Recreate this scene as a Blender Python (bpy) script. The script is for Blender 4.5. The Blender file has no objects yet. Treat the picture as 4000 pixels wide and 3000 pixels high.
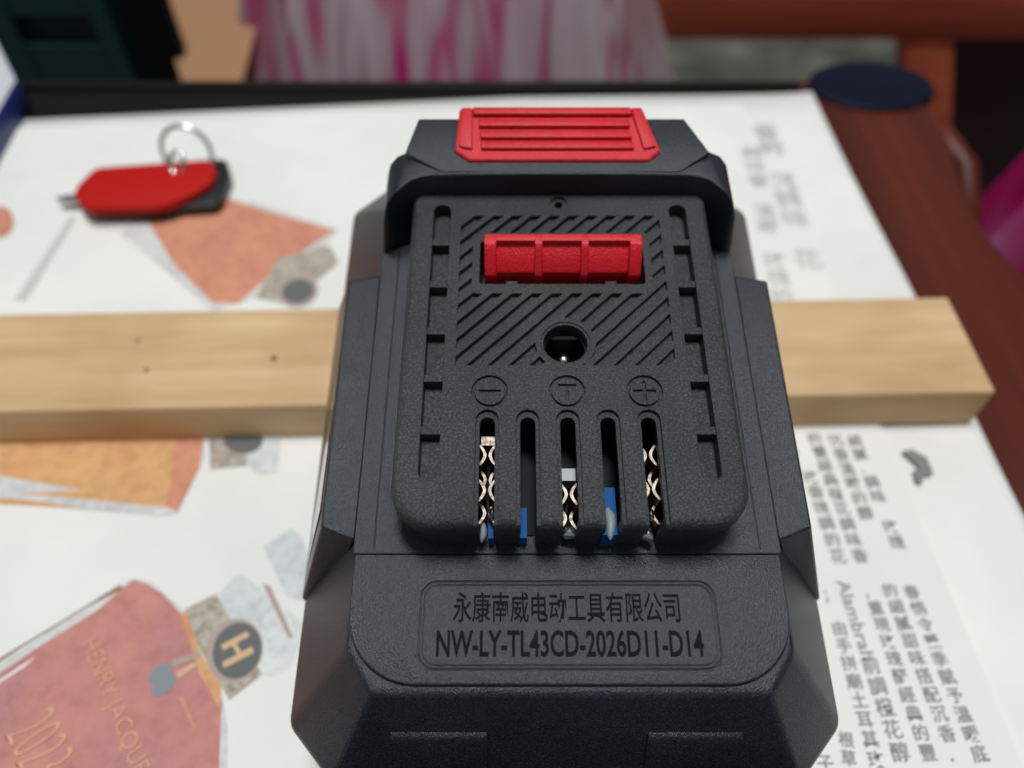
import bpy, bmesh, math, random
from mathutils import Vector, Matrix
random.seed(7)
S = bpy.context.scene
COL = S.collection
K = 0.87e-3                      # one working unit in metres
# ------------------------------------------------------------------ camera
F_PX, CX, CY = 1700.0, 1106.0, 829.5          # focal length and centre of the photograph (2212 px wide copy)
TILT = math.radians(9.2)                      # the battery leans on the wooden batten by this much
PITCH_B = math.radians(61.0)                  # camera pitch against the battery's top plate
PITCH = PITCH_B - TILT                        # camera pitch against the table
CB = Vector((-8.57, -60.0, 108.2))            # camera in the battery's own frame
BB, VN = 60.0, -55.5                          # battery height below the plate, its near bottom edge
_dv, _dw = CB.y - VN, CB.z + BB
ZC = _dv * math.sin(TILT) + _dw * math.cos(TILT)   # camera height above the table
cam = bpy.data.cameras.new('camera'); camo = bpy.data.objects.new('camera', cam); COL.objects.link(camo)
camo.location = (0, 0, ZC * K); camo.rotation_euler = (math.pi / 2 - PITCH, 0, 0)
cam.sensor_width = 36; cam.lens = 36 * F_PX / 2212; cam.clip_start = 0.005; cam.clip_end = 50
cam.dof.use_dof = True; cam.dof.focus_distance = 121.5 * K; cam.dof.aperture_fstop = 11.5
S.camera = camo
# ------------------------------------------------------------------ light
W = bpy.data.worlds.new('World'); S.world = W; W.use_nodes = True
W.node_tree.nodes['Background'].inputs[0].default_value = (0.86, 0.93, 1, 1)
W.node_tree.nodes['Background'].inputs[1].default_value = 0.18
def area(name, loc, target, sx, sy, power, col):
    l = bpy.data.lights.new(name, 'AREA'); l.shape = 'RECTANGLE'; l.size = sx; l.size_y = sy; l.energy = power; l.color = col
    o = bpy.data.objects.new(name, l); COL.objects.link(o); o.location = loc
    o.rotation_euler = (Vector(target) - Vector(loc)).to_track_quat('-Z', 'Y').to_euler()
    return o
area('ceiling_lamp', (0.03, 0.13, 2.0), (0, 0.11, 0), 0.6, 0.30, 37.5, (0.93, 0.97, 1.0))
S.view_settings.view_transform = 'Standard'; S.view_settings.look = 'None'
S.view_settings.exposure = 0; S.view_settings.gamma = 1
# ------------------------------------------------------------------ helpers
def T(x, y, z=0.0):
    """pixel of the photograph -> point on the horizontal plane z (units)"""
    a, b = (x - CX) / F_PX, (y - CY) / F_PX
    d = Vector((a, math.cos(PITCH) - b * math.sin(PITCH), -math.sin(PITCH) - b * math.cos(PITCH)))
    t = (z - ZC) / d.z
    return Vector((a * t, d.y * t, z))
def TY(x, y, Y):
    """pixel -> point at distance Y in front of the camera"""
    a, b = (x - CX) / F_PX, (y - CY) / F_PX
    d = Vector((a, math.cos(PITCH) - b * math.sin(PITCH), -math.sin(PITCH) - b * math.cos(PITCH)))
    t = Y / d.y
    return Vector((a * t, Y, ZC + d.z * t))
def thing(name, label, cat, loc=(0, 0, 0), rot=(0, 0, 0), group=None):
    o = bpy.data.objects.new(name, None); COL.objects.link(o); o.empty_display_size = 0.01
    o.location = Vector(loc) * K; o.rotation_euler = rot
    tag(o, label, cat, group); return o
def tag(o, label, cat, group=None):
    o['label'] = label; o['category'] = cat
    if group: o['group'] = group
    return o
def obj(name, verts, faces, mat, parent=None, off=(0, 0, 0), smooth=None):
    me = bpy.data.meshes.new(name); off = Vector(off)
    me.from_pydata([(Vector(v) - off) * K for v in verts], [], faces); me.update()
    return link(name, me, mat, parent, smooth)
def link(name, me, mat, parent=None, smooth=None):
    bm = bmesh.new(); bm.from_mesh(me)
    bmesh.ops.recalc_face_normals(bm, faces=bm.faces); bm.to_mesh(me); bm.free()
    if smooth is not None:
        me.shade_smooth(); me.set_sharp_from_angle(angle=math.radians(smooth))
    o = bpy.data.objects.new(name, me); COL.objects.link(o)
    if mat: me.materials.append(mat)
    if parent: o.parent = parent
    return o
class MB:
    """collects solids of one part"""
    def __init__(s): s.v = []; s.f = []
    def add(s, vs, fs):
        n = len(s.v); s.v += [Vector(v) for v in vs]; s.f += [[i + n for i in f] for f in fs]; return s
    def prism(s, poly, z0, z1):
        n = len(poly)
        return s.add([(p[0], p[1], z0) for p in poly] + [(p[0], p[1], z1) for p in poly],
                     [list(range(n))[::-1], list(range(n, 2 * n))] + [[i, (i + 1) % n, n + (i + 1) % n, n + i] for i in range(n)])
    def box(s, x0, x1, y0, y1, z0, z1): return s.prism([(x0, y0), (x1, y0), (x1, y1), (x0, y1)], z0, z1)
    def loft(s, rings, cap0=True, cap1=True, closed=True):
        n = len(rings[0]); vs = [p for r in rings for p in r]; fs = []
        for k in range(len(rings) - 1):
            for i in range(n if closed else n - 1):
                fs.append([k * n + i, k * n + (i + 1) % n, (k + 1) * n + (i + 1) % n, (k + 1) * n + i])
        if cap0: fs.append(list(range(n))[::-1])
        if cap1: fs.append([(len(rings) - 1) * n + i for i in range(n)])
        return s.add(vs, fs)
    def profile(s, prof, x0, x1):            # (y,z) outline pushed along x
        n = len(prof)
        return s.add([(x0, p[0], p[1]) for p in prof] + [(x1, p[0], p[1]) for p in prof],
                     [list(range(n)), list(range(n, 2 * n))[::-1]] + [[i, n + i, n + (i + 1) % n, (i + 1) % n] for i in range(n)])
    def tube(s, pts, r, seg=8, flat=1.0):
        pts = [Vector(p) for p in pts]; rings = []
        for i, p in enumerate(pts):
            d = (pts[min(i + 1, len(pts) - 1)] - pts[max(i - 1, 0)]).normalized()
            a = d.cross(Vector((0, 0, 1)))
            if a.length < 1e-4: a = d.cross(Vector((0, 1, 0)))
            a.normalize(); b = d.cross(a)
            rings.append([p + r * (math.cos(2 * math.pi * k / seg) * a + flat * math.sin(2 * math.pi * k / seg) * b) for k in range(seg)])
        return s.loft(rings)
    def cyl(s, x, y, z0, z1, r, seg=40, r1=None):
        r1 = r if r1 is None else r1
        return s.loft([[(x + r * math.cos(2 * math.pi * k / seg), y + r * math.sin(2 * math.pi * k / seg), z0) for k in range(seg)],
                       [(x + r1 * math.cos(2 * math.pi * k / seg), y + r1 * math.sin(2 * math.pi * k / seg), z1) for k in range(seg)]])
    def ring(s, x, y, z0, z1, r0, r1, seg=48):
        vs = []; fs = []
        for k in range(seg):
            c, d = math.cos(2 * math.pi * k / seg), math.sin(2 * math.pi * k / seg)
            vs += [(x + r0 * c, y + r0 * d, z0), (x + r1 * c, y + r1 * d, z0), (x + r1 * c, y + r1 * d, z1), (x + r0 * c, y + r0 * d, z1)]
        for k in range(seg):
            a, b = 4 * k, 4 * ((k + 1) % seg)
            for i in range(4): fs.append([a + i, b + i, b + (i + 1) % 4, a + (i + 1) % 4])
        return s.add(vs, fs)
    def build(s, name, mat, parent=None, off=(0, 0, 0), smooth=None): return obj(name, s.v, s.f, mat, parent, off, smooth)
def rrect(hw, y0, y1, r0, r1, seg=8, cx=0.0):
    """rounded rectangle; r0 at the y0 corners, r1 at the y1 corners"""
    p = []
    for (x, y, r, a0) in ((cx + hw - r0, y0 + r0, r0, -90), (cx + hw - r1, y1 - r1, r1, 0), (cx - hw + r1, y1 - r1, r1, 90), (cx - hw + r0, y0 + r0, r0, 180)):
        for k in range(seg + 1):
            a = math.radians(a0 + 90 * k / seg); p.append((x + r * math.cos(a), y + r * math.sin(a)))
    return p
def apply_mods(o):
    dg = bpy.context.evaluated_depsgraph_get()
    me = bpy.data.meshes.new_from_object(o.evaluated_get(dg)); old = o.data
    o.modifiers.clear(); o.data = me; bpy.data.meshes.remove(old)
def cut(o, mb, op='DIFFERENCE'):
    c = mb.build('cutter', None, o.parent, BO)
    m = o.modifiers.new('b', 'BOOLEAN'); m.operation = op; m.object = c; m.solver = 'EXACT'
    apply_mods(o); me = c.data; bpy.data.objects.remove(c); bpy.data.meshes.remove(me)
def bevel(o, w, seg=3, ang=25):
    m = o.modifiers.new('v', 'BEVEL'); m.width = w * K; m.segments = seg; m.limit_method = 'ANGLE'; m.angle_limit = math.radians(ang)
    apply_mods(o); o.data.shade_smooth(); o.data.set_sharp_from_angle(angle=math.radians(40))
# ------------------------------------------------------------------ materials
def mat(name, col, rough=0.5, metal=0.0, spec=0.5, **kw):
    m = bpy.data.materials.new(name); m.use_nodes = True; nt = m.node_tree; b = nt.nodes['Principled BSDF']
    b.inputs['Base Color'].default_value = (*col, 1); b.inputs['Roughness'].default_value = rough
    b.inputs['Metallic'].default_value = metal; b.inputs['Specular IOR Level'].default_value = spec
    for k, v in kw.items(): b.inputs[k.replace('_', ' ')].default_value = v
    return m
def N(m, t, **kw):
    n = m.node_tree.nodes.new(t)
    for k, v in kw.items(): setattr(n, k, v)
    return n
def L(m, a, b): m.node_tree.links.new(a, b)
def bsdf(m): return m.node_tree.nodes['Principled BSDF']
def coords(m, scale=(1, 1, 1), rot=(0, 0, 0)):
    tc = N(m, 'ShaderNodeTexCoord'); mp = N(m, 'ShaderNodeMapping'); L(m, tc.outputs['Object'], mp.inputs[0])
    mp.inputs['Scale'].default_value = scale; mp.inputs['Rotation'].default_value = rot
    return mp.outputs[0]
def noise(m, vec, scale, detail=2, rough=0.5):
    n = N(m, 'ShaderNodeTexNoise'); L(m, vec, n.inputs['Vector']); n.inputs['Scale'].default_value = scale
    n.inputs['Detail'].default_value = detail; n.inputs['Roughness'].default_value = rough
    return n.outputs['Fac']
def ramp(m, fac, stops):
    r = N(m, 'ShaderNodeValToRGB'); L(m, fac, r.inputs[0]); e = r.color_ramp.elements
    while len(e) < len(stops): e.new(0.5)
    for i, (p, c) in enumerate(stops): e[i].position = p; e[i].color = (*c, 1) if len(c) == 3 else c
    return r.outputs[0]
def bump(m, h, strength, dist, normal=None):
    b = N(m, 'ShaderNodeBump'); L(m, h, b.inputs['Height']); b.inputs['Strength'].default_value = strength
    b.inputs['Distance'].default_value = dist
    if normal: L(m, normal, b.inputs['Normal'])
    return b.outputs[0]
def plastic(name, col, rough, grain=2600, gs=0.5, bev=0.3, spec=0.5, var=0.25, fleck=0.0, stretch=(1, 1, 1)):
    m = mat(name, col, rough, spec=spec); c = coords(m, stretch); c0 = coords(m)
    nb = None
    if bev:
        n = N(m, 'ShaderNodeBevel'); n.samples = 4; n.inputs['Radius'].default_value = bev * K; nb = n.outputs[0]
    g = noise(m, c, grain, 3, 0.7)
    L(m, bump(m, g, gs, 0.0003, nb), bsdf(m).inputs['Normal'])
    g2 = noise(m, c0, 70, 4)
    base = ramp(m, g2, [(0.3, tuple(v * (1 - var) for v in col)), (0.7, tuple(v * (1 + var) for v in col))])
    r = N(m, 'ShaderNodeMapRange'); L(m, g2, r.inputs[0]); r.inputs[1].default_value = 0.3; r.inputs[2].default_value = 0.7
    r.inputs[3].default_value = rough - 0.015; r.inputs[4].default_value = rough + 0.02
    if fleck:                                    # sparkle of the moulded grain painted into the colour as pale and dark flecks
        g3 = noise(m, c, grain * 0.8, 2, 0.8)
        mx = N(m, 'ShaderNodeMix', data_type='RGBA', blend_type='MULTIPLY'); mx.inputs[0].default_value = 1
        L(m, base, mx.inputs[6]); L(m, ramp(m, g3, [(0.38, (1 - fleck * 0.55,) * 3), (0.52, (1, 1, 1)), (0.66, (1 + fleck * 1.8,) * 3)]), mx.inputs[7]); base = mx.outputs[2]
    L(m, base, bsdf(m).inputs['Base Color'])
    L(m, r.outputs[0], bsdf(m).inputs['Roughness'])
    return m
M = {}
M['block'] = plastic('slide_plastic', (0.036, 0.036, 0.036), 0.45, 4000, 0.8, spec=0.5, fleck=0.75)
M['body'] = plastic('shell_plastic', (0.0085, 0.0105, 0.0150), 0.29, 4200, 0.55, spec=0.75, fleck=1.0, stretch=(1.25, 0.8, 1))
M['side'] = plastic('side_plastic', (0.017, 0.015, 0.014), 0.55, 2900, 0.35)
M['red'] = plastic('red_plastic', (0.60, 0.006, 0.014), 0.40, 3000, 0.5, 0.2, var=0.06, fleck=0.12)
M['ink'] = mat('laser_mark', (0.009, 0.009, 0.010), 0.85, spec=0.1)
M['dark'] = mat('dark_inside', (0.004, 0.004, 0.005), 0.6, spec=0.15)
M['clip'] = mat('nickel_clip', (0.30, 0.24, 0.19), 0.5, 1.0)
c = coords(M['clip']); L(M['clip'], ramp(M['clip'], noise(M['clip'], c, 1500, 3, 0.7), [(0.35, (0.10, 0.07, 0.05)), (0.6, (0.36, 0.30, 0.25))]), bsdf(M['clip']).inputs['Base Color'])
M['solder'] = mat('solder', (0.75, 0.75, 0.74), 0.25, 1.0)
M['blue'] = mat('blue_sleeve', (0.003, 0.075, 0.25), 0.6, spec=0.15)
M['glue'] = mat('white_glue', (0.26, 0.28, 0.29), 0.4)
M['label'] = mat('glossy_label', (0.05, 0.035, 0.03), 0.08, spec=0.9)
M['pin'] = mat('steel_pin', (0.8, 0.77, 0.68), 0.18, 1.0)
# ================================================================== table top and paper
def wood(name, c0, c1, rough, scale, axis=0, gl=1.0):
    m = mat(name, c0, rough); sc = [scale, scale, scale]; sc[axis] *= 0.06; c = coords(m, tuple(sc))
    n = noise(m, c, 1.0, 6, 0.62); L(m, ramp(m, n, [(0.3, c0), (0.72, c1)]), bsdf(m).inputs['Base Color'])
    L(m, bump(m, n, 0.12, 0.0004), bsdf(m).inputs['Normal']); return m
M['red_wood'] = wood('mahogany', (0.050, 0.007, 0.003), (0.115, 0.020, 0.007), 0.45, 70, 1); bsdf(M['red_wood']).inputs['Specular IOR Level'].default_value = 0.25
M['red_wood2'] = wood('mahogany_rail', (0.28, 0.055, 0.020), (0.50, 0.12, 0.042), 0.5, 120, 0)
M['dark_wood'] = wood('dark_wood', (0.012, 0.006, 0.006), (0.03, 0.012, 0.012), 0.5, 90, 0)
M['navy'] = mat('navy_glass', (0.004, 0.005, 0.016), 0.5, spec=0.12)
M['black_edge'] = mat('black_edge', (0.007, 0.006, 0.005), 0.45, spec=0.2)
FLOOR = -400.0
m = mat('terrazzo', (0.2, 0.2, 0.16), 0.5); c = coords(m)
vo = N(m, 'ShaderNodeTexVoronoi'); L(m, c, vo.inputs['Vector']); vo.inputs['Scale'].default_value = 22
n1 = noise(m, c, 9, 6, 0.7)
mx = N(m, 'ShaderNodeMix', data_type='RGBA'); mx.inputs[0].default_value = 0.35
L(m, ramp(m, n1, [(0.3, (0.035, 0.034, 0.024)), (0.5, (0.10, 0.10, 0.075)), (0.72, (0.24, 0.23, 0.17))]), mx.inputs[6])
L(m, ramp(m, vo.outputs['Distance'], [(0.1, (0.25, 0.24, 0.18)), (0.6, (0.05, 0.05, 0.04))]), mx.inputs[7])
L(m, mx.outputs[2], bsdf(m).inputs['Base Color']); M['floor'] = m
o = MB().add([(-3000, -1500, FLOOR), (3000, -1500, FLOOR), (3000, 4000, FLOOR), (-3000, 4000, FLOOR)], [[0, 1, 2, 3]]).build('floor', M['floor']); o['kind'] = 'structure'
tb = thing('table', 'dark glass table with curved mahogany side rail under the newspaper', 'table', (0, 100, FLOOR))
TO = (0, 100, FLOOR)
o = MB().box(-330, 109, -160, 274.5, -14, -1.5).build('tabletop', M['black_edge'], tb, TO); bevel(o, 1.2)
o = MB().box(-330, 110, 274.7, 279, -16, -0.2).build('far_edge_trim', M['black_edge'], tb, TO); bevel(o, 0.8)
# S-curved side rail
inner = [(109.5, 283), (109.5, 262), (109.5, 235), (109.5, 205), (109.5, 160), (109.5, 115), (109.5, 60), (109.5, 0), (109.5, -160)]
outer = [(150, 283), (156, 268), (158.5, 252), (155, 232), (151.5, 212), (151.5, 198), (153.5, 184), (158.5, 168), (164, 150), (168, 120), (169, 60), (165, 0), (166, -160)]
poly = [tuple(p) for p in inner[::-1]]
def smooth_line(pts, n=6):
    out = []
    for i in range(len(pts) - 1):
        p0, p1, p2, p3 = [Vector(pts[max(0, min(len(pts) - 1, j))]) for j in (i - 1, i, i + 1, i + 2)]
        for k in range(n):
            t = k / n
            out.append(0.5 * ((2 * p1) + (-p0 + p2) * t + (2 * p0 - 5 * p1 + 4 * p2 - p3) * t * t + (-p0 + 3 * p1 - 3 * p2 + p3) * t ** 3))
    out.append(Vector(pts[-1])); return out
pl = [(p.x, p.y) for p in smooth_line(inner[::-1])] + [(p.x, p.y) for p in smooth_line(outer)]
o = MB().prism(pl, -17, -2.2).build('side_rail', M['red_wood'], tb, TO); bevel(o, 2.6, 4, 40)
pl = [(138 + 24 * math.cos(a), 277 + 17 * math.sin(a)) for a in [2 * math.pi * k / 40 for k in range(40)]]
o = MB().prism(pl, -13, -0.6).build('rail_end_pad', M['navy'], tb, TO); bevel(o, 1.5)
o = MB().tube([(150, 262, -12), (161, 256, -10), (167, 243, -14), (168, 230, -24), (165, 222, -40), (160, 220, -70)], 5.5, 12).build('rail_bracket', M['red_wood'], tb, TO, 60)
for x, y in ((-310, -140), (-310, 255), (100, -140), (100, 255)):
    MB().box(x - 14, x + 14, y - 12, y + 12, FLOOR, -12).build('leg', M['red_wood2'], tb, TO)
# newspaper
def paper_mat(name):
    m = mat(name, (0.76, 0.77, 0.735), 0.75, spec=0.25); c = coords(m)
    n = noise(m, c, 26, 4, 0.55); L(m, ramp(m, n, [(0.3, (0.735, 0.715, 0.66)), (0.7, (0.83, 0.80, 0.735))]), bsdf(m).inputs['Base Color'])
    n2 = noise(m, c, 38, 3, 0.5); n3 = noise(m, c, 1500, 2)
    L(m, bump(m, n3, 0.15, 0.0001, bump(m, n2, 0.35, 0.002)), bsdf(m).inputs['Normal']); return m
M['paper'] = paper_mat('newsprint')
fold0, fold1 = T(1895, 905, 0), T(2205, 1640, 0)
fdir = (fold1 - fold0).normalized()
fx = lambda y: fold0.x + fdir.x / fdir.y * (y - fold0.y)
farL, farM, farR = T(-300, 285), T(700, 236), T(1753, 209)
# under sheet (its edge shows on the right), a little curled along the edge
xs = [-300, -200, -100, 0, 60, 90, 104, 112, 116, 119, 121.5]
ys = [20 + 250 * k / 15 for k in range(16)]
vs = []; fs = []
for j, y in enumerate(ys):
    for i, x in enumerate(xs):
        yy = min(y, 1e9)
        e = 113.3 + (270 - y) * 0.046
        xx = x * e / 121.5 if x > 60 else x
        z = -1.2
        if x > 100: z += 0.9 * ((x - 100) / 21.5) ** 2 * (0.6 + 0.5 * math.sin(y * 0.05))
        far = 268.2 + 0.022 * xx - (0.0 if xx > 0 else 0.06 * -xx)
        vs.append((xx, far - (270 - y) * (far - 20) / 250, z))
n = len(xs)
for j in range(len(ys) - 1):
    for i in range(n - 1): fs.append([j * n + i, j * n + i + 1, (j + 1) * n + i + 1, (j + 1) * n + i])
ns = tag(obj('newspaper_sheet', vs, fs, M['paper'], None, smooth=40), 'lower newspaper sheet showing along the mahogany rail', 'newspaper')
md = ns.modifiers.new('s', 'SOLIDIFY'); md.thickness = 0.25 * K; md.offset = -1; apply_mods(ns)
# top sheet
np_ = thing('newspaper', 'white newspaper page printed with perfume bottles and Chinese text under the battery', 'newspaper', (0, 100, -0.5))
NO = (0, 100, -0.5)
pts = [(-300, 18), (fx(22), 22), (fx(fold0.y), fold0.y), (fx(150), 150), (fx(200) + 6, 200), (86, 240), (86, 262), (-60, 258), (-180, 247), (-300, 238)]
o = MB().prism(pts, -0.55, 0.0).build('page', M['paper'], np_, NO)
PZ = [0.05]
def ink(name, col, rough=0.75):
    return mat(name, col, rough, spec=0.2)
def film(m, fac=0.75):
    b = bsdf(m); t = N(m, 'ShaderNodeBsdfTranslucent'); x = N(m, 'ShaderNodeMixShader'); x.inputs[0].default_value = fac
    src = b.inputs['Base Color'].links[0].from_socket; L(m, src, t.inputs['Color'])
    L(m, b.outputs[0], x.inputs[1]); L(m, t.outputs[0], x.inputs[2]); L(m, x.outputs[0], m.node_tree.nodes['Material Output'].inputs[0])
def print_poly(name, pix, m, raw=False):
    """flat print on the page, outline given in photo pixels (lying on the page)"""
    PZ[0] += 0.006
    q = [Vector((p[0], p[1], 0)) if raw else T(p[0], p[1], 0) for p in pix]
    return obj(name, [(p.x, p.y, PZ[0]) for p in q], [list(range(len(q)))], m, np_, NO)
def printed(name, cols, scale, rough=0.7):
    m = mat(name, cols[0], rough, spec=0.2); c = coords(m); n = noise(m, c, scale, 3, 0.55); n2 = noise(m, c, scale * 9, 4, 0.7)
    mx = N(m, 'ShaderNodeMix', data_type='RGBA', blend_type='MULTIPLY'); mx.inputs[0].default_value = 0.9
    L(m, ramp(m, n, [(0.36, cols[0]), (0.5, cols[1]), (0.64, cols[2])]), mx.inputs[6])
    L(m, ramp(m, n2, [(0.3, (0.80, 0.78, 0.78)), (0.5, (1, 1, 1)), (0.68, (1.06, 1.10, 1.10))]), mx.inputs[7])
    L(m, mx.outputs[2], bsdf(m).inputs['Base Color']); return m
M['rose'] = printed('print_rose', ((0.47, 0.21, 0.20), (0.52, 0.22, 0.19), (0.62, 0.27, 0.20)), 26)
M['peach'] = printed('print_peach', ((0.55, 0.22, 0.15), (0.62, 0.26, 0.16), (0.66, 0.31, 0.18)), 40)
M['amber'] = printed('print_amber', ((0.62, 0.30, 0.13), (0.66, 0.36, 0.16), (0.68, 0.38, 0.15)), 40)
M['glassgrey'] = printed('print_glass', ((0.55, 0.53, 0.51), (0.62, 0.60, 0.57), (0.69, 0.67, 0.62)), 60)
M['capgrey'] = printed('print_cap', ((0.58, 0.585, 0.575), (0.64, 0.64, 0.62), (0.71, 0.70, 0.66)), 60)
M['braid'] = printed('print_braid', ((0.30, 0.24, 0.19), (0.42, 0.36, 0.29), (0.50, 0.45, 0.38)), 900)
M['greyink'] = ink('print_grey', (0.14, 0.14, 0.135)); M['rimink'] = ink('print_rim', (0.42, 0.33, 0.28))
M['goldink'] = ink('print_gold', (0.62, 0.42, 0.24)); M['brownink'] = ink('print_brown', (0.30, 0.17, 0.12))
M['steelink'] = ink('print_tassel', (0.24, 0.26, 0.27)); M['faint'] = ink('print_faint', (0.56, 0.55, 0.51))
M['textink'] = ink('print_text', (0.28, 0.275, 0.255)); M['roseink'] = ink('print_rose_text', (0.68, 0.36, 0.22)); M['smear'] = ink('print_smear', (0.22, 0.22, 0.20))
D = lambda pts, ox, oy, s: [((ox + p[0] / s) / 1.80832, (oy + p[1] / s) / 1.80832) for p in pts]   # enlarged crop -> photo pixels
R3 = lambda *p: D(p, 0, 2200, 2212 / 1200)
def oval(cx, cy, rx, ry, rot=0, n=28):
    out = []
    for k in range(n):
        a = 2 * math.pi * k / n; x, y = rx * math.cos(a), ry * math.sin(a)
        out.append((cx + x * math.cos(rot) - y * math.sin(rot), cy + x * math.sin(rot) + y * math.cos(rot)))
    return out
# near bottle
print_poly('printed_glass', R3((-60, 760), (250, 560), (600, 320), (880, 130), (960, 110), (1090, 130), (1200, 230), (1330, 340), (1450, 640), (1600, 900), (1640, 1200), (1640, 1700), (-60, 1700)), M['glassgrey'])
print_poly('printed_bottle', R3((-60, 830), (300, 590), (700, 340), (870, 190), (960, 120), (1060, 150), (1170, 220), (1310, 370), (1420, 600), (1560, 860), (1600, 1000), (1590, 1150), (1570, 1700), (-60, 1700)), M['rose'])
print_poly('printed_edge', R3((-60, 720), (420, 430), (860, 160), (900, 180), (640, 310), (200, 580), (-60, 750)), M['brownink'])
print_poly('printed_edge', R3((-60, 880), (150, 740), (260, 670), (180, 745), (-60, 900)), M['paper'])
print_poly('printed_shoulder', R3((1300, 360), (1340, 350), (1440, 640), (1600, 880), (1580, 1040), (1440, 800)), M['amber'])
print_poly('printed_cap', R3((1580, 220), (1690, 90), (1760, 90), (2180, 420), (2150, 600), (2080, 760), (1960, 820), (1880, 800), (1640, 420)), M['capgrey'])
print_poly('printed_collar', R3((1330, 330), (1560, 220), (1650, 390), (1890, 800), (1650, 990), (1600, 890), (1430, 600)), M['braid'])
print_poly('printed_cord', R3((1890, 150), (1945, 160), (2115, 540), (2075, 535)), M['rimink'])
print_poly('printed_button_rim', D(oval(1690, 632, 200, 236, 0.36), 0, 2200, 2212 / 1200), M['rimink'])
print_poly('printed_button', D(oval(1708, 632, 172, 206, 0.36), 0, 2200, 2212 / 1200), M['greyink'])
for q in (((1590, 590), (1780, 490), (1800, 525), (1610, 630)), ((1600, 715), (1815, 600), (1830, 645), (1615, 755)), ((1670, 590), (1700, 575), (1745, 650), (1715, 668))):
    print_poly('printed_letter', R3(*q), M['goldink'])
print_poly('printed_tassel', D(oval(1155, 795, 105, 52, -0.62), 0, 2200, 2212 / 1200), M['steelink'])
print_poly('printed_tassel', D(oval(1178, 880, 110, 55, -0.66), 0, 2200, 2212 / 1200), M['steelink'])
print_poly('printed_cord', R3((1240, 700), (1440, 640), (1450, 670), (1250, 745)), M['rimink'])
print_poly('printed_cord', R3((1265, 790), (1390, 720), (1430, 730), (1290, 830)), M['goldink'])
print_poly('printed_highlight', R3((1290, 970), (1320, 960), (1420, 1200), (1400, 1210)), M['peach'])
# middle bottle
R4 = lambda *p: D(p, 0, 1650, 2212 / 1300)
print_poly('printed_glass', R4((-60, -400), (1400, -400), (1360, 230), (1180, 610), (1050, 620), (560, 580), (-60, 530)), M['glassgrey'])
print_poly('printed_bottle', R4((-60, -400), (1240, -400), (1200, 300), (1120, 570), (560, 510), (150, 475), (560, 455), (-60, 345)), M['amber'])
print_poly('printed_edge', R4((1215, -200), (1390, -200), (1330, 300), (1180, 600), (1110, 560)), M['brownink'] if False else M['peach'])
print_poly('printed_edge', R4((-60, 500), (300, 530), (560, 575), (-60, 540)), M['amber'])
print_poly('printed_collar', R4((1390, 100), (1650, 100), (1640, 290), (1400, 315)), M['braid'])
print_poly('printed_cap', R4((1640, 60), (1870, 60), (1840, 330), (1720, 345), (1640, 280)), M['capgrey'])
print_poly('printed_button', D(oval(1620, 120, 130, 92), 0, 1650, 2212 / 1300), M['greyink'])
print_poly('printed_cap', R4((1750, 830), (1930, 700), (2010, 760), (2080, 1000), (2050, 1200), (1900, 1150)), M['capgrey'])
# far bottle
R5 = lambda *p: D(p, 0, 0, 1936 / 1400)
print_poly('printed_glass', R5((650, 1260), (780, 1130), (1180, 1060), (1420, 1110), (1830, 1240), (1700, 1380), (1500, 1560), (1150, 1680), (1000, 1550)), M['glassgrey'])
print_poly('printed_bottle', R5((790, 1190), (820, 1110), (1180, 1060), (1400, 1130), (1810, 1245), (1520, 1440), (1290, 1640), (1150, 1640), (950, 1440)), M['peach'])
print_poly('printed_collar', R5((1500, 1400), (1780, 1330), (1830, 1420), (1560, 1640), (1380, 1610)), M['braid'])
print_poly('printed_button_rim', D(oval(1610, 1575, 112, 85, -0.2), 0, 0, 1936 / 1400), M['rimink'])
print_poly('printed_button', D(oval(1610, 1575, 88, 64, -0.2), 0, 0, 1936 / 1400), M['greyink'])
print_poly('printed_line', R5((80, 1620), (380, 1170), (410, 1180), (140, 1625)), M['faint'])
print_poly('printed_mark', R5((460, 1190), (640, 1190), (650, 1240), (480, 1225)), M['glassgrey'])
print_poly('printed_mark', D(oval(0, 1200, 75, 85), 0, 0, 1936 / 1400), M['peach'])
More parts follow.
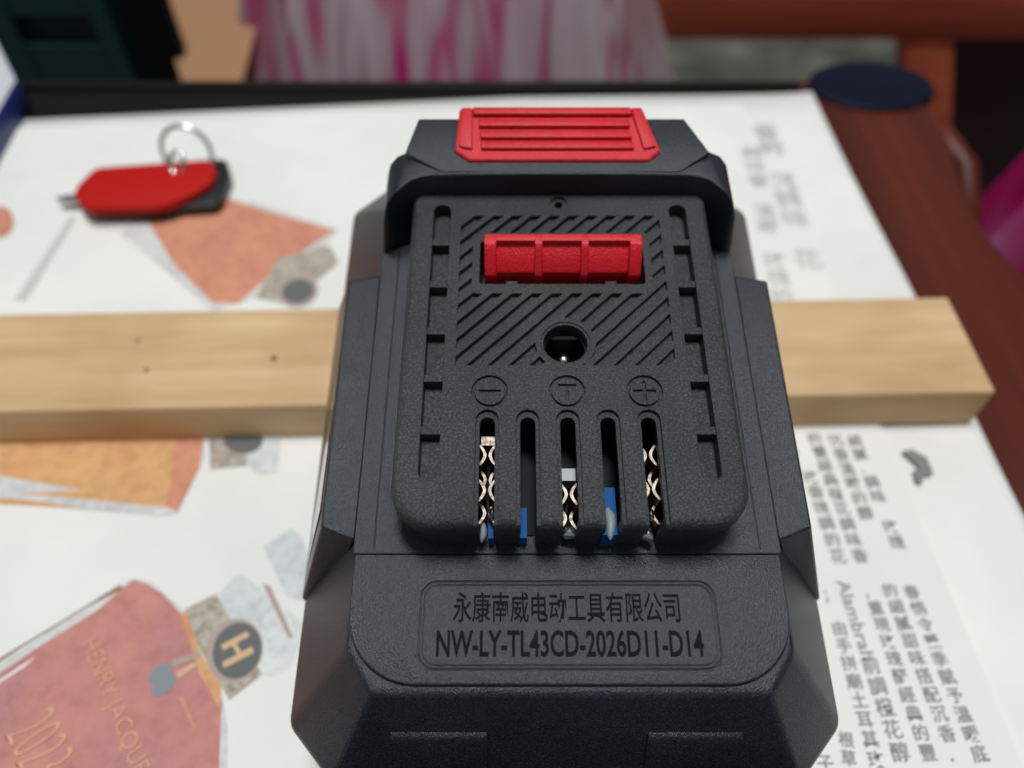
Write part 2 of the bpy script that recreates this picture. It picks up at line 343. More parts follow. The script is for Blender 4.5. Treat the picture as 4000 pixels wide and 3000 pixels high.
# lettering
def text_geo(s, bold=0.0, res=3):
    c = bpy.data.curves.new('t', 'FONT'); c.body = s; c.size = 1; c.offset = bold; c.resolution_u = res
    o = bpy.data.objects.new('t', c); COL.objects.link(o)
    dg = bpy.context.evaluated_depsgraph_get(); dg.update()
    me = bpy.data.meshes.new_from_object(o.evaluated_get(dg))
    vs = [v.co.copy() for v in me.vertices]; fs = [list(p.vertices) for p in me.polygons]
    bpy.data.objects.remove(o); bpy.data.curves.remove(c); bpy.data.meshes.remove(me)
    x0, x1 = min(v.x for v in vs), max(v.x for v in vs); y0, y1 = min(v.y for v in vs), max(v.y for v in vs)
    return vs, fs, x0, x1, y0, y1
_g = {}
def glyph(ch):
    if ch not in _g: _g[ch] = text_geo(ch, 0.008, 2)
    return _g[ch]
def print_column(pix0, pix1, chars, size, m, latin=''):
    """a vertical column of characters from pixel pix0 to pixel pix1 (centres of first and last character)"""
    PZ[0] += 0.002
    a, b = T(*pix0), T(*pix1); size = 0.93 * (b - a).length / max(len(chars) - 1 + (4 if latin else 0), 1); d = (b - a).normalized(); r = Vector((-d.y, d.x, 0)); vs = []; fs = []
    slots = len(chars) - 1 + (4 if latin else 0)
    pos = 0.0
    if latin:
        g = text_geo(latin, 0.004, 2); n = len(vs); h = 4.2 * (b - a).length / slots
        for v in g[0]: p = a - d * size * 0.5 + d * (v.x - g[2]) / (g[3] - g[2]) * h + r * (v.y - 0.32) * size * 1.05; vs.append((p.x, p.y, PZ[0]))
        fs += [[i + n for i in f] for f in g[1]]; pos = 4.0
    for ch in chars:
        p0 = a + (b - a) * (pos / max(slots, 1)); pos += 1
        if ch == ' ': continue
        g = glyph(ch); n = len(vs)
        for v in g[0]:
            p = p0 + r * (v.x - 0.5) * size * 1.0 - d * (v.y - 0.38) * size
            vs.append((p.x, p.y, PZ[0]))
        fs += [[i + n for i in f] for f in g[1]]
    return obj('printed_text', vs, fs, m, np_, NO)
R1 = lambda p: D([p], 3150, 2200, 1763 / 850)[0]
for p0, p1, ch, lat in (((850, 235), (1400, 1545), '春悄令薰季賦予溫暖底', ''), ((675, 220), (1200, 1545), '的細膩甜味搭配沉香．', ''),
                        ((515, 235), (980, 1535), '，重現玫瑰醛經典的豐', ''), ((310, 210), (755, 1530), '前調橙花醇', 'Alambrah'),
                        ((190, 260), (560, 1590), '； 由手拼廟土耳其玫', ''), ((320, 1430), (340, 1580), '根草', ''), ((150, 1620), (185, 1790), '子和', '')):
    print_column(R1(p0), R1(p1), ch, 7.6, M['textink'], lat)
R2 = lambda p: D([p], 3000, 1650, 1659 / 700)[0]
for p0, p1, ch in (((300, 240), (645, 1240), '． 玫香瑰調的花'), ((430, 150), (845, 1235), '的豐經典橙花調味香'), ((620, 170), (900, 840), '沉香溫暖的醇'),
                   ((800, 170), (1190, 1110), '細膩．調味 玫瑰')):
    print_column(R2(p0), R2(p1), ch, 6.6, M['textink'])
for p0, p1, ch in (((1625, 330), (1690, 640), '調味香 溫暖 玫瑰的'), ((1655, 280), (1745, 560), '香的 沉調味 花')):
    print_column(p0, p1, ch, 6.0, M['faint'])
for q in (((1230, 270), (1330, 255), (1470, 330), (1500, 480), (1440, 500), (1380, 400), (1300, 330)), ((1340, 450), (1440, 420), (1430, 570), (1370, 560)), ((1420, 380), (1480, 360), (1530, 480), (1480, 500))):
    print_poly('printed_mark', [R2(p) for p in q], M['smear'])
def print_line(s, p0, p1, h, m, bold=0.0):
    PZ[0] += 0.006
    g = text_geo(s, bold, 3); a, b = T(*p0), T(*p1); d = (b - a); u = Vector((-d.y, d.x, 0)).normalized(); k = h / (g[5] - g[4])
    vs = []
    for v in g[0]:
        p = a + d * (v.x - g[2]) / (g[3] - g[2]) + u * (v.y - g[4]) * k; vs.append((p.x, p.y, PZ[0]))
    return obj('printed_text', vs, g[1], m, np_, NO)
q = R3((560, 610), (960, 1640)); print_line('HENRY JACQUES', q[0], q[1], 4.3, M['roseink'], -0.010)
q = R3((40, 1250), (190, 1620)); print_line('2023', q[0], q[1], 9.5, M['roseink'], -0.018)
# ================================================================== wooden batten
m = mat('pine', (0.6, 0.4, 0.2), 0.6, spec=0.3); c = coords(m, (18, 150, 150)); n = noise(m, c, 1.0, 6, 0.6)
c2 = coords(m); n2 = noise(m, c2, 22, 3, 0.5)
mx = N(m, 'ShaderNodeMix', data_type='RGBA', blend_type='MULTIPLY'); mx.inputs[0].default_value = 0.75
L(m, ramp(m, n, [(0.3, (0.54, 0.34, 0.165)), (0.7, (0.70, 0.49, 0.275))]), mx.inputs[6])
L(m, ramp(m, n2, [(0.3, (0.72, 0.62, 0.52)), (0.52, (1, 1, 1))]), mx.inputs[7])
L(m, mx.outputs[2], bsdf(m).inputs['Base Color']); L(m, bump(m, n, 0.2, 0.0003), bsdf(m).inputs['Normal']); M['pine'] = m
ang = math.atan2(6.2, 247.5)
bt = thing('wooden_batten', 'pale pine batten lying across the newspaper beneath the battery', 'wood', (118.2, 117.3, 0.1), (0, 0, ang))
HS = 13.2
o = MB().box(-330, 0, 0, 32.3, 0, HS).build('plank', M['pine'], bt); bevel(o, 0.7, 3)
M['knot'] = mat('knot', (0.20, 0.10, 0.045), 0.7)
for x, y, r in ((-178, 15, 0.9), (-209, 12, 0.7), (-131, 9, 0.9), (-214, 22, 0.6)):
    MB().cyl(x, y, HS - 0.4, HS + 0.03, r, 14).build('knot', M['knot'], bt)
# ================================================================== battery
BO = Vector((0, 0, -BB))
RB = Matrix.Rotation(TILT, 3, 'X')
base = RB @ (BO - CB) + Vector((0, 0, ZC))
bat = thing('battery_pack', 'black lithium tool battery with red release button, lying on the wooden batten', 'battery', base, (TILT, 0, 0))
def part(mb, name, m, parent=None, smooth=None):
    return mb.build(name, M[m] if isinstance(m, str) else m, parent or bat, BO, smooth)
# --- lower shell
def ring8(f, w): return [(sx * x, y, w) for sx, x, y in f]
def octo(xf, yf, xs, ys, xb, yb, yb2, w):
    return [(-xf, yf, w), (xf, yf, w), (xs, ys, w), (xs, yb, w), (xb, yb2, w), (-xb, yb2, w), (-xs, yb, w), (-xs, ys, w)]
sh = MB().loft([octo(35, -51, 41, -43, 34, 58, 66, -BB), octo(36.6, -55.5, 44.9, -46.6, 36, 61.5, 70, -BB + 3.5), octo(36.6, -55.5, 44.9, -46.6, 36, 61.5, 70, -30.5),
                octo(28.7, -44.2, 32.9, -38, 33, 45, 50, -12.3)])
sh = part(sh, 'shell', 'body'); bevel(sh, 1.1, 3, 15)
for s in (-1, 1):
    top = [(33.2, -21.6), (38.8, -19.4), (39.3, 28.6), (33.2, 29.8)]; bot = [(40, -25.6), (45.2, -26.4), (45.3, 35.5), (40, 36)]; low = [(40, -25), (45.2, -26), (45.3, 35.5), (40, 36)]
    g = MB().loft([[(s * x, y, -47) for x, y in low], [(s * x, y, -30.2) for x, y in bot], [(s * x, y, -11.6) for x, y in top]])
    g = part(g, 'side_grip', 'body'); bevel(g, 0.5, 3, 20)
    if s < 0:
        q = []
        for y, t in ((-16, 0.12), (26, 0.12), (31, 0.9), (-21, 0.9)):
            q.append((-(39.0 + 6.1 * t) - 0.14, y, -11.6 - 18.6 * t - 0.02))
        lb = MB().add(q + [(v[0] + 0.3, v[1], v[2]) for v in q], [[0, 1, 2, 3], [4, 5, 6, 7], [0, 1, 5, 4], [1, 2, 6, 5], [2, 3, 7, 6], [3, 0, 4, 7]])
        part(lb, 'side_label', 'label')['label'] = 'glossy brown sticker on the side'
# pads on the front slope
def slope(t, lift=0.0):
    a = Vector((0, -44.2, -12.3)); b = Vector((0, -55.5, -30.5)); p = a + (b - a) * t
    nrm = Vector((0, -18.2, 11.3)).normalized(); return p + nrm * lift
for x0, x1 in ((-26.8, -12.2), (11.6, 26.0)):
    a, b = slope(0.42, 0.55), slope(0.985, 0.55); a0, b0 = slope(0.36, -0.4), slope(1.0, -0.4)
    pr = [(a.y, a.z), (b.y, b.z), (b0.y, b0.z), (a0.y, a0.z)]
    g = part(MB().profile(pr, x0, x1), 'front_pad', 'body'); bevel(g, 0.3, 2)
# --- lid plates on the deck
g = MB().prism(rrect(33.25, -23.75, 40, 0.4, 0.4, 3), -13, -11.5); ld = part(g, 'rear_lid', 'body')
cut(ld, MB().box(-30.2, -30.0, -23, 36, -11.75, -11).box(30.0, 30.2, -23, 36, -11.75, -11))
lf = MB(); r0 = [(p[0], p[1], -13) for p in rrect(33.1, -43.1, -23.95, 10.5, 0.2, 12)]
lf.loft([r0, [(p[0], p[1], -11.85) for p in rrect(33.1, -43.1, -23.95, 10.5, 0.2, 12)], [(p[0], p[1], -11.6) for p in rrect(32.95, -42.95, -23.95, 10.4, 0.2, 12)], [(p[0], p[1], -11.5) for p in rrect(32.7, -42.7, -23.95, 10.2, 0.2, 12)]])
lf = part(lf, 'front_lid', 'body', smooth=50)
def frame_strip(mb, hw, y0, y1, r, wd, z0, z1, cx=0.0):
    a = rrect(hw, y0, y1, r, r, 8, cx); b = rrect(hw - wd, y0 + wd, y1 - wd, r - wd, r - wd, 8, cx); n = len(a); vs = []; fs = []
    for k in range(n): vs += [(*b[k], z0), (*a[k], z0), (*a[k], z1), (*b[k], z1)]
    for k in range(n):
        i, j = 4 * k, 4 * ((k + 1) % n)
        for e in range(4): fs.append([i + e, j + e, j + (e + 1) % 4, i + (e + 1) % 4])
    return mb.add(vs, fs)
cut(lf, frame_strip(frame_strip(MB(), 22.3, -41.0, -28.0, 2.6, 0.22, -11.75, -11, -0.1), 21.7, -40.4, -28.6, 2.1, 0.14, -11.65, -11, -0.1))
def line(s, x0, x1, y0, y1, z, bold):
    g = text_geo(s, bold, 3)
    vs = [(x0 + (v.x - g[2]) / (g[3] - g[2]) * (x1 - x0), y0 + (v.y - g[4]) / (g[5] - g[4]) * (y1 - y0), z) for v in g[0]]
    return obj('lettering', vs, g[1], M['ink'], bat, BO)
line('永康南威电动工具有限公司', -17.4, 16.6, -34.3, -29.7, -11.485, 0.012)
line('NW-LY-TL43CD-2026D11-D14', -19.7, 19.6, -39.2, -35.3, -11.485, 0.022)
# --- slide block
blk = MB(); rings = []
for w, i in ((-12.6, 1.0), (-4.6, 1.0), (-4.2, 0.15), (-3.6, 0.0), (-2.0, 0.0), (-1.0, 0.25), (-0.4, 0.65), (-0.08, 1.2), (0, 1.9)):
    rings.append([(p[0], p[1], w) for p in rrect(26.6 - i, -23.2 + i, 41, max(6.5 - i * 0.7, 1), 0.5, 8)])
blk.loft(rings); blk = part(blk, 'slide_block', 'block')
hatch = MB(); PITCHH, WID = 3.36, 1.85
def clip_poly(poly, x0, x1, y0, y1):
    for ax, lim, sg in ((0, x0, 1), (0, x1, -1), (1, y0, 1), (1, y1, -1)):
        out = []
        for i in range(len(poly)):
            p, q = poly[i], poly[(i + 1) % len(poly)]; a, b = sg * (p[ax] - lim), sg * (q[ax] - lim)
            if a >= 0: out.append(p)
            if (a >= 0) != (b >= 0):
                t = a / (a - b); out.append((p[0] + t * (q[0] - p[0]), p[1] + t * (q[1] - p[1])))
        poly = out
        if len(poly) < 3: return []
    return poly
X0, X1, Y0, Y1 = -17.6, 17.6, 3.4, 34.3
for k in range(-16, 12):
    b = k * PITCHH + 0.9
    pg = clip_poly([(b, 0), (b + WID, 0), (b + WID + 40, 40), (b + 40, 40)], X0, X1, Y0, Y1)
    ar = 0.5 * abs(sum(pg[i][0] * pg[(i + 1) % len(pg)][1] - pg[(i + 1) % len(pg)][0] * pg[i][1] for i in range(len(pg)))) if pg else 0
    if ar > 0.8: hatch.prism(pg, -1.0, 1.0)
hc = obj('hatch_cutter', hatch.v, hatch.f, None, bat, BO)
cut(hc, MB().prism(rrect(15.4, 17.4, 30.4, 0.8, 0.8, 4), -2, 2))
cut(hc, MB().cyl(0.1, 7.65, -2, 2, 4.9, 40))
md = blk.modifiers.new('b', 'BOOLEAN'); md.operation = 'DIFFERENCE'; md.object = hc; md.solver = 'EXACT'; apply_mods(blk)
bpy.data.objects.remove(hc)
c1 = MB()
for s in (-1, 1): c1.prism(rrect(1.52, -16.2, 36.8, 1.4, 1.4, 6, s * 21.0), -2.7, 1)
c1.prism(rrect(14.1, 19.3, 28.4, 0.5, 0.5, 3), -9, 1)
c1.cyl(0.1, 7.65, -0.3, 1, 3.95, 40, 4.4); c1.cyl(-0.2, 37.2, -0.5, 1, 1.55, 24)
TS = (-12.35, -6.15, 0.0, 6.2, 12.45)
def slotpoly(cx, hw, y0, y1):
    return [(cx - hw, y0), (cx + hw, y0)] + [(cx + hw * math.cos(a), y1 - hw + hw * math.sin(a)) for a in [math.pi * k / 12 for k in range(13)]]
for x in TS: c1.prism(slotpoly(x, 1.78, -26, -4.5), -0.75, 1)
for x in (-12.05, 0.05, 12.2): c1.ring(x, -1.25, -0.55, 1, 2.42, 2.84)
bar = lambda x, y, a, b: c1.box(x - a, x + a, y - b, y + b, -0.5, 1)
bar(-12.05, -1.25, 1.75, 0.22)
c1.prism([(-1.35, 0.0), (-1.35, -0.5), (-0.15, -0.5), (-0.15, -2.9), (0.3, -2.9), (0.3, -0.5), (1.5, -0.5), (1.5, 0.0)], -0.5, 1)
x, y = 12.2, -1.25; a, b = 0.25, 1.8
c1.prism([(x - b, y - a), (x - a, y - a), (x - a, y - b), (x + a, y - b), (x + a, y - a), (x + b, y - a), (x + b, y + a), (x + a, y + a), (x + a, y + b), (x - a, y + b), (x - a, y + a), (x - b, y + a)], -0.5, 1)
cut(blk, c1)
c2 = MB()
for x in TS: c2.prism(slotpoly(x, 1.17, -26, -5.5), -12, 1)
c2.cyl(0.1, 7.65, -9, 1, 3.6); c2.cyl(-0.2, 37.2, -4, 1, 0.75, 20)
cut(blk, c2)
cut(blk, MB().box(-17, 17, -21.4, -3.2, -11.9, -2.3))
blk.data.shade_smooth(); blk.data.set_sharp_from_angle(angle=math.radians(28))
for s in (-1, 1):
    for v in (28.6, 19.6, 10.2, 1.3, -7.9):
        part(MB().box(s * 21 - 1.6, s * 21 + 1.6, v - 0.65, v + 0.65, -2.75, -0.45), 'groove_rib', 'block', blk)
for x in (-8.6, 8.2): part(MB().box(x - 0.95, x + 0.95, 19.0, 20.0, -3, -0.15), 'window_tab', 'block', blk)
jk = MB().ring(0.1, 7.65, -8.8, -2.4, 3.3, 3.65, 40).box(-2, 2.2, 9.9, 10.5, -8, -2.6)
jk = part(jk, 'charging_jack', 'dark', smooth=40)
pn = MB(); pn.loft([[(0.1 + r * math.cos(t), 7.65 + r * math.sin(t), w) for t in [2 * math.pi * k / 20 for k in range(20)]] for w, r in ((-9, 1.35), (-5.9, 1.35), (-5.3, 1.2), (-4.8, 0.8), (-4.6, 0.3))])
part(pn, 'contact_pin', 'pin', jk, 60)
# --- terminals seen through the slots
def clip(cx, vs_, w_top):
    root = None
    for v in vs_:
        for s in (-1, 1):
            pts = []
            for k in range(13):
                t = -1 + 2 * k / 12
                pts.append((cx + s * (0.16 + 0.95 * abs(t) ** 1.7), v + 1.75 * t))
            th = 0.46; nn = len(pts); vv = []; ff = []
            for (x, y) in pts: vv += [(x, y, w_top), (x + s * th, y, w_top), (x, y, w_top - 6), (x + s * th, y, w_top - 6)]
            for k in range(nn - 1):
                a, b = 4 * k, 4 * k + 4
                ff += [[a, a + 1, b + 1, b], [a, b, b + 2, a + 2], [a + 1, a + 3, b + 3, b + 1]]
            ff += [[0, 2, 3, 1], [4 * nn - 4, 4 * nn - 3, 4 * nn - 1, 4 * nn - 2]]
            g = part(MB().add(vv, ff), 'terminal_leaf', 'clip', root or bat, 40)
            if root is None: root = g; root.name = 'terminal_clip'
    return root
clip(TS[0], (-10.6, -16.4), -3.6); clip(TS[2], (-17.0,), -3.6); clip(TS[4], (-10.6, -16.2), -3.6)
clip(TS[0], (-13.6, -19.0), -6.4); clip(TS[2], (-19.6,), -7); clip(TS[4], (-13.5, -19.0), -6.4)
tc1 = part(MB().box(-13.4, -11.2, -8.5, -7.0, -10, -4.6), 'terminal_plate', 'clip')
part(MB().box(-1.2, 1.2, -14.6, -12.6, -10, -4.2), 'terminal_plate', 'glue')
part(MB().box(5.0, 7.3, -22.6, -15.0, -11.4, -6.0), 'sleeve', 'blue'); part(MB().box(-7.4, -6.3, -22.4, -17.6, -11.4, -8.0), 'sleeve', 'blue')
part(MB().box(-12.2, -11.4, -22.4, -20, -11.4, -8.2), 'sleeve', 'blue')
def blob(name, m, x, y, w, rx, ry, rw, sd):
    rnd = random.Random(sd); vs = []; fs = []; n, k = 14, 8
    for j in range(k + 1):
        a = math.pi * j / k
        for i in range(n):
            b = 2 * math.pi * i / n; f = 1 + 0.18 * math.sin(3 * b + sd) * math.sin(a) + 0.08 * rnd.random()
            vs.append((x + rx * f * math.sin(a) * math.cos(b), y + ry * f * math.sin(a) * math.sin(b), w + rw * math.cos(a)))
    for j in range(k):
        for i in range(n): fs.append([j * n + i, j * n + (i + 1) % n, (j + 1) * n + (i + 1) % n, (j + 1) * n + i])
    return part(MB().add(vs, fs), name, m, None, 80)
blob('glue_blob', 'glue', 6.3, -20.6, -6.2, 0.8, 2.4, 0.9, 1); blob('glue_blob', 'glue', -13.0, -21.2, -8.4, 0.55, 1.8, 1.2, 2)
blob('solder_joint', 'solder', 0.2, -21.4, -8.4, 1.1, 1.1, 1.3, 3); blob('solder_joint', 'solder', 12.2, -21.6, -8.6, 1.0, 1.2, 1.2, 4)
blob('solder_joint', 'solder', 12.6, -19.2, -6.6, 0.6, 0.9, 0.9, 5); blob('solder_joint', 'solder', -11.6, -19.2, -6.0, 0.5, 0.9, 0.9, 6)
part(MB().box(-16.8, 16.8, -20.9, -3.4, -11.45, -11.1), 'circuit_board', 'dark')
# --- rear hood with latch housing
def hood_top(x):
    x = abs(x); pr = [(0, 5.2), (12, 5.15), (22, 4.95), (26.5, 4.3), (29.4, 2.9), (31.0, 0.9), (31.8, -1.5), (32.6, -6), (33.5, -12)]
    for (a, p), (b, q) in zip(pr, pr[1:]):
        if x <= b: return p + (q - p) * (x - a) / (b - a)
    return -12
fr = lambda x: 39.3 - (3.7 * min(1, (abs(x) - 24.5) / 7.0) ** 1.4 if abs(x) > 24.5 else 0)
hxs = [0, 6, 12, 17, 22, 24.5, 26.5, 28, 29.4, 30.3, 31, 31.8, 32.6, 33.4]
hxs = [-x for x in hxs[:0:-1]] + hxs
hd = MB().loft([[(x, fr(x) - 0.25, -14), (x, fr(x), hood_top(x)), (x, 46.3, hood_top(x) - 0.25), (x, 46.8, -14)] for x in hxs])
hd = part(hd, 'rear_hood', 'body'); bevel(hd, 0.4, 3, 45)
sk = lambda v: -1.3 * max(0.0, (v - 40) / 13)
pl0 = [(-21, 39.8), (21, 39.8), (27.2, 44.5), (26.4, 47), (24.4, 53.2), (-24.4, 53.2), (-26.4, 47), (-27.2, 44.5)]
def lay(k, w): return [(x * k + sk(y), y if y < 50 else y + (4.6 - w) * 0.5, w) for x, y in pl0]
ht = part(MB().loft([lay(1.14, -20), lay(1.02, 2), lay(1.0, 5.22)]), 'latch_housing', 'body'); bevel(ht, 0.3, 3, 20)
# --- red release button
def bp(x, v, w): return (x + sk(v), v, w)
o1 = [(-15.9, 42.0), (15.9, 42.0), (18.3, 44.2), (16.8, 53.9), (-16.8, 53.9), (-18.3, 44.2)]
bt_ = part(MB().loft([[bp(x, v, 3.5) for x, v in o1], [bp(x, v, 5.55 + (v - 42) * 0.06) for x, v in o1], [bp(x * 0.985, v + (0.25 if v < 45 else -0.2), 5.85 + (v - 42) * 0.06) for x, v in o1]]), 'release_button', 'red')
for s in (-1, 1):
    q = [(s * 15.2, 44.1), (s * 17.6, 44.7), (s * 16.4, 53.5), (s * 14.4, 53.5)]
    g = part(MB().loft([[bp(x, v, 5.6) for x, v in q], [bp(x, v, 6.35 + (v - 42) * 0.09) for x, v in q]]), 'button_side', 'red', bt_); bevel(g, 0.3, 2)
for v in (44.9, 47.3, 49.9, 52.7):
    hw = 13.6 if v < 52 else 14.4
    q = [(-hw, v - 0.85), (hw, v - 0.85), (hw, v + 0.85), (-hw, v + 0.85)]
    g = part(MB().loft([[bp(x, y, 5.6) for x, y in q], [bp(x, y, 6.45 + (v - 42) * 0.09) for x, y in q]]), 'button_ridge', 'red', bt_); bevel(g, 0.25, 2)
# --- red latch hook
rib = [(26.0, -6), (26.0, 5.0), (24.0, 5.0), (23.3, 4.4), (20.6, 0.7), (20.2, -6)]
core = [(26.0, -6), (26.0, 4.95), (24.6, 4.95), (24.6, 3.6), (23.4, 2.9), (21.5, 0.3), (21.2, -6)]
la = part(MB().profile(core, -13.1, 13.1), 'latch', 'red'); bevel(la, 0.12, 2)
for x0, x1 in ((-13.2, -11.2), (-4.75, -3.45), (3.0, 4.3), (11.1, 13.2)):
    g = part(MB().profile(rib, x0, x1), 'latch_rib', 'red', la); bevel(g, 0.2, 2)
# ================================================================== things on the table
kf = thing('key_fob', 'red and black oval key fob with metal split ring on the newspaper', 'key fob', (-117, 207, 0.1))
KO = (-117, 207, 0.1)
M['fobred'] = mat('fob_red', (0.46, 0.006, 0.003), 0.6, spec=0.2); M['fobblack'] = mat('fob_black', (0.010, 0.010, 0.011), 0.4); M['steel'] = mat('steel', (0.62, 0.61, 0.58), 0.22, 1.0)
kp = [T(x, y, 7) for x, y in ((158, 420), (168, 400), (200, 368), (215, 362), (445, 345), (460, 352), (466, 372), (455, 395), (420, 418), (360, 442), (330, 448), (190, 450), (172, 440))]
o = MB().prism([(p.x, p.y) for p in kp], 4.2, 7.4).build('red_scale', M['fobred'], kf, KO); bevel(o, 0.9, 3, 30)
kp = [T(x, y, 3) for x, y in ((175, 425), (215, 375), (470, 348), (492, 352), (500, 385), (478, 440), (462, 450), (330, 458), (200, 455))]
o = MB().prism([(p.x, p.y) for p in kp], 0.1, 4.3).build('black_scale', M['fobblack'], kf, KO); bevel(o, 0.7, 3, 30)
o = MB().prism([(p.x, p.y) for p in [T(x, y, 4) for x, y in ((120, 424), (150, 418), (200, 420), (200, 430), (150, 434), (124, 432))]], 2.4, 3.6).build('metal_tip', M['steel'], kf, KO)
c0 = T(405, 328, 10); rg = MB()
pts = []
for k in range(33):
    a = 2 * math.pi * k / 32
    pts.append(c0 + Vector((7.8 * math.cos(a) - 0.2, 3.5 * math.sin(a), 7.2 * math.sin(a) - 1.2 * math.cos(a))))
rg.tube(pts, 0.75, 10)
rg = rg.build('split_ring', M['steel'], kf, KO, 60)
c0 = T(382, 352, 9); pts = [c0 + Vector((2.2 * math.cos(a), 2.6 * math.sin(a), 2.4 * math.sin(a))) for a in [2 * math.pi * k / 20 for k in range(21)]]
MB().tube(pts, 0.7, 8).build('small_ring', M['steel'], kf, KO, 60)
# blue box at the left
M['boxblue'] = mat('box_blue', (0.008, 0.022, 0.13), 0.4); M['boxwhite'] = mat('box_white', (0.55, 0.55, 0.56), 0.6)
bx = thing('blue_box', 'dark blue carton with white top label standing on the newspaper', 'box', (-190, 235, 0.1))
XO = (-190, 235, 0.1)
pa = T(66, 226, 0.1); H = min((abs(T(38, 173, 0.1 * k).y - pa.y), 0.1 * k) for k in range(10, 600))[1]
pb = T(0, 350, 0.1); dv = (pb - pa).normalized(); tc_ = T(38, 173, H); nv = (T(0, 97, H) - tc_).normalized()
q = [pa, pa + dv * 70, pa + dv * 70 + nv * 70, pa + nv * 70]
o = MB().prism([(p.x, p.y) for p in q], 0.1, H).build('carton', M['boxblue'], bx, XO); bevel(o, 0.8, 2)
c = pa + nv * 1.2 + dv * 1.2
q = [c, c + dv * 66, c + dv * 66 + nv * 66, c + nv * 66]
MB().prism([(p.x, p.y) for p in q], H - 0.1, H + 0.15).build('top_label', M['boxwhite'], bx, XO)
# ================================================================== behind the table
ch = thing('wooden_chair', 'mahogany chair frame with top rail and post behind the table', 'chair', (200, 450, FLOOR))
HO = (200, 450, FLOOR)
za, zb = TY(1700, 88, 440).z, TY(1700, -70, 440).z
o = MB().box(TY(1290, 40, 440).x, 560, 440, 462, za, zb).build('rail', M['red_wood2'], ch, HO); bevel(o, 2, 2)
pt = [TY(1953, 80, 441), TY(2064, 80, 441), TY(2052, 420, 441), TY(1953, 420, 441)]
x0, x1 = pt[0].x, pt[1].x
ex = lambda p, q: p + (q - p) * ((FLOOR - p.z) / (q.z - p.z))
pt = [pt[0], pt[1], ex(pt[1], pt[2]), ex(pt[0], pt[3])]
o = MB().add(pt + [p + Vector((0, 19, 0)) for p in pt], [[0, 1, 2, 3], [7, 6, 5, 4], [0, 4, 5, 1], [1, 5, 6, 2], [2, 6, 7, 3], [3, 7, 4, 0]]).build('post', M['red_wood2'], ch, HO); bevel(o, 2, 2)
o = MB().box(x1 - 2, 560, 450, 456, FLOOR, za + 1).build('back_panel', M['dark_wood'], ch, HO)
o = MB().box(x0 - 260, x1 - 60, 447, 455, FLOOR, FLOOR + 30).build('lower_rail', M['red_wood2'], ch, HO)
# carrier bags
def bag(name, label, cx, cy, z1, r0x, r0y, r1x, r1y, sd, lean=(0, 0)):
    rnd = random.Random(sd); n, kz = 150, 26; vs = []; fs = []
    ph = [rnd.uniform(0, 6.28) for _ in range(8)]
    for j in range(kz + 1):
        t = j / kz; z = FLOOR + (z1 - FLOOR) * t
        rx = r0x + (r1x - r0x) * t ** 1.5; ry = r0y + (r1y - r0y) * t ** 2.2
        for i in range(n):
            a = 2 * math.pi * i / n
            f = 1 + (0.05 + 0.12 * t) * (math.sin(9 * a + ph[0] + t) + 0.7 * math.sin(17 * a + ph[1] - 2 * t) + 0.5 * math.sin(29 * a + ph[2])) * 0.6 + 0.03 * math.sin(4 * a + 7 * t + ph[3])
            vs.append((cx + rx * f * math.cos(a) + lean[0] * t, cy + ry * f * math.sin(a) + lean[1] * t, z))
    for j in range(kz):
        for i in range(n): fs.append([j * n + i, j * n + (i + 1) % n, (j + 1) * n + (i + 1) % n, (j + 1) * n + i])
    fs += [list(range(n))[::-1], [kz * n + i for i in range(n)]]
    b = thing(name, label, 'bag', (cx, cy, FLOOR), group=None)
    o = obj('bag_film', vs, fs, M['bagfilm'], b, (cx, cy, FLOOR), smooth=75)
    top = MB()
    for s in (-1, 1):
        top.tube([(cx + lean[0] + s * r1x * 0.5, cy + lean[1], z1 - 4), (cx + lean[0] + s * r1x * 0.7, cy + lean[1], z1 + 40), (cx + lean[0] + s * 6, cy + lean[1], z1 + 75), (cx + lean[0] - s * 4, cy + lean[1], z1 + 78)], 7, 10, 0.5)
    top.build('handles', M['bagfilm'], b, (cx, cy, FLOOR), 60)
    return b
m = mat('striped_film', (0.6, 0.45, 0.5), 0.38, spec=0.5); tc = N(m, 'ShaderNodeTexCoord'); sx = N(m, 'ShaderNodeSeparateXYZ'); L(m, tc.outputs['Object'], sx.inputs[0])
c = coords(m, (30, 18, 2.0), (0, 0.22, 0)); n = noise(m, c, 1.0, 2, 0.5)
L(m, ramp(m, n, [(0.0, (0.74, 0.03, 0.24)), (0.405, (0.74, 0.03, 0.24)), (0.435, (0.78, 0.36, 0.48)), (0.46, (0.76, 0.69, 0.71)), (0.54, (0.88, 0.83, 0.84)), (0.585, (0.66, 0.56, 0.59)), (0.615, (0.72, 0.14, 0.32)), (0.66, (0.80, 0.72, 0.75))]), bsdf(m).inputs['Base Color'])
film(m)
M['bagfilm'] = m
m = mat('pink_film', (0.6, 0.3, 0.5), 0.3, spec=0.5); c = coords(m, (9, 9, 4)); n = noise(m, c, 1.0, 3, 0.5)
L(m, ramp(m, n, [(0.46, (0.78, 0.03, 0.32)), (0.50, (0.86, 0.30, 0.60)), (0.54, (0.88, 0.80, 0.95))]), bsdf(m).inputs['Base Color']); film(m)
pa, pb = TY(505, 190, 375), TY(1425, 190, 375)
bag('carrier_bag', 'translucent white and pink striped plastic carrier bag behind the table', (pa.x + pb.x) / 2 * 1.17 - 2, 440, 50, (pb.x - pa.x) / 2 * 1.62, 120, (pb.x - pa.x) / 2 * 0.62, 26, 3)
M['bagfilm'] = m
pb = TY(2110, 440, 270)
bag('carrier_bag', 'glossy magenta and lilac carrier bag beside the mahogany side rail', pb.x + 100, 262, 60, 132, 60, 52, 34, 5)
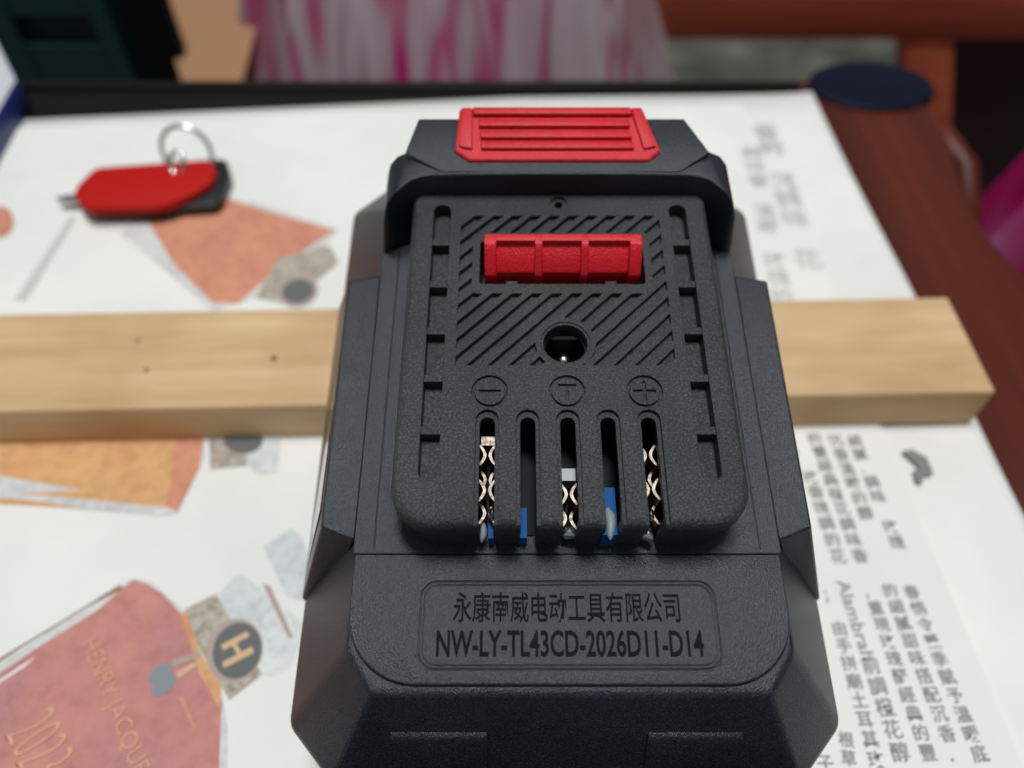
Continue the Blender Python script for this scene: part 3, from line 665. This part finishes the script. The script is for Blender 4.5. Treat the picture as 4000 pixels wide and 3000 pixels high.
# cardboard and crate at the left
M['card'] = mat('cardboard', (0.36, 0.185, 0.09), 0.85); M['green'] = mat('dark_green', (0.006, 0.022, 0.022), 0.4); M['green2'] = mat('green_slat', (0.012, 0.045, 0.045), 0.4)
q0, q1, q2, q3 = TY(402, 205, 372), TY(515, 205, 372), TY(588, -70, 462), TY(318, -70, 462)
cb = thing('cardboard_box', 'plain brown cardboard flap box between crate and striped bag', 'box', (q0.x + 40, 395, FLOOR))
CO = (q0.x + 40, 395, FLOOR)
lo, hi = FLOOR, q2.z
def xat(a, b, z): return a.x + (b.x - a.x) * (z - a.z) / (b.z - a.z)
zz = q0.z - 6
pr = [(xat(q0, q3, zz), zz), (xat(q1, q2, zz), zz), (xat(q1, q2, hi), hi), (xat(q0, q3, hi), hi)]
yl = lambda z: 372 + 90 * (z - q0.z) / (hi - q0.z)
MB().add([(x, yl(z), z) for x, z in pr] + [(x, yl(z) + 6, z) for x, z in pr], [[0, 1, 2, 3], [4, 5, 6, 7], [0, 1, 5, 4], [1, 2, 6, 5], [2, 3, 7, 6], [3, 0, 4, 7]]).build('flap', M['card'], cb, CO)
MB().box(pr[0][0] + 2, pr[1][0] - 2, yl(zz) + 2, 460, FLOOR, zz + 0.6).build('carton', M['card'], cb, CO)
cr = thing('plastic_crate', 'dark green slatted plastic crate behind the table', 'crate', (-200, 430, FLOOR))
RO = (-200, 430, FLOOR); cx0, cx1 = TY(-150, 100, 400).x, TY(335, 100, 400).x
MB().box(cx0, cx1, 404, 410, FLOOR, 40).build('back', M['green'], cr, RO)
for y0, y1 in ((232, 214), (205, 95), (30, -40)):
    MB().box(cx0 - 1, TY(270, 150, 400).x, 398, 403.5, TY(0, y0, 400).z, TY(0, y1, 400).z).build('slat', M['green2'], cr, RO)
for xp in (40, 250):
    xx = TY(xp, 100, 400).x; MB().box(xx - 5, xx + 5, 396, 398.2, FLOOR, 40).build('upright', M['green2'], cr, RO)
MB().box(cx1 - 8, cx1 + 15, 396, 403, FLOOR, 45).build('corner_post', M['dark'], cr, RO)
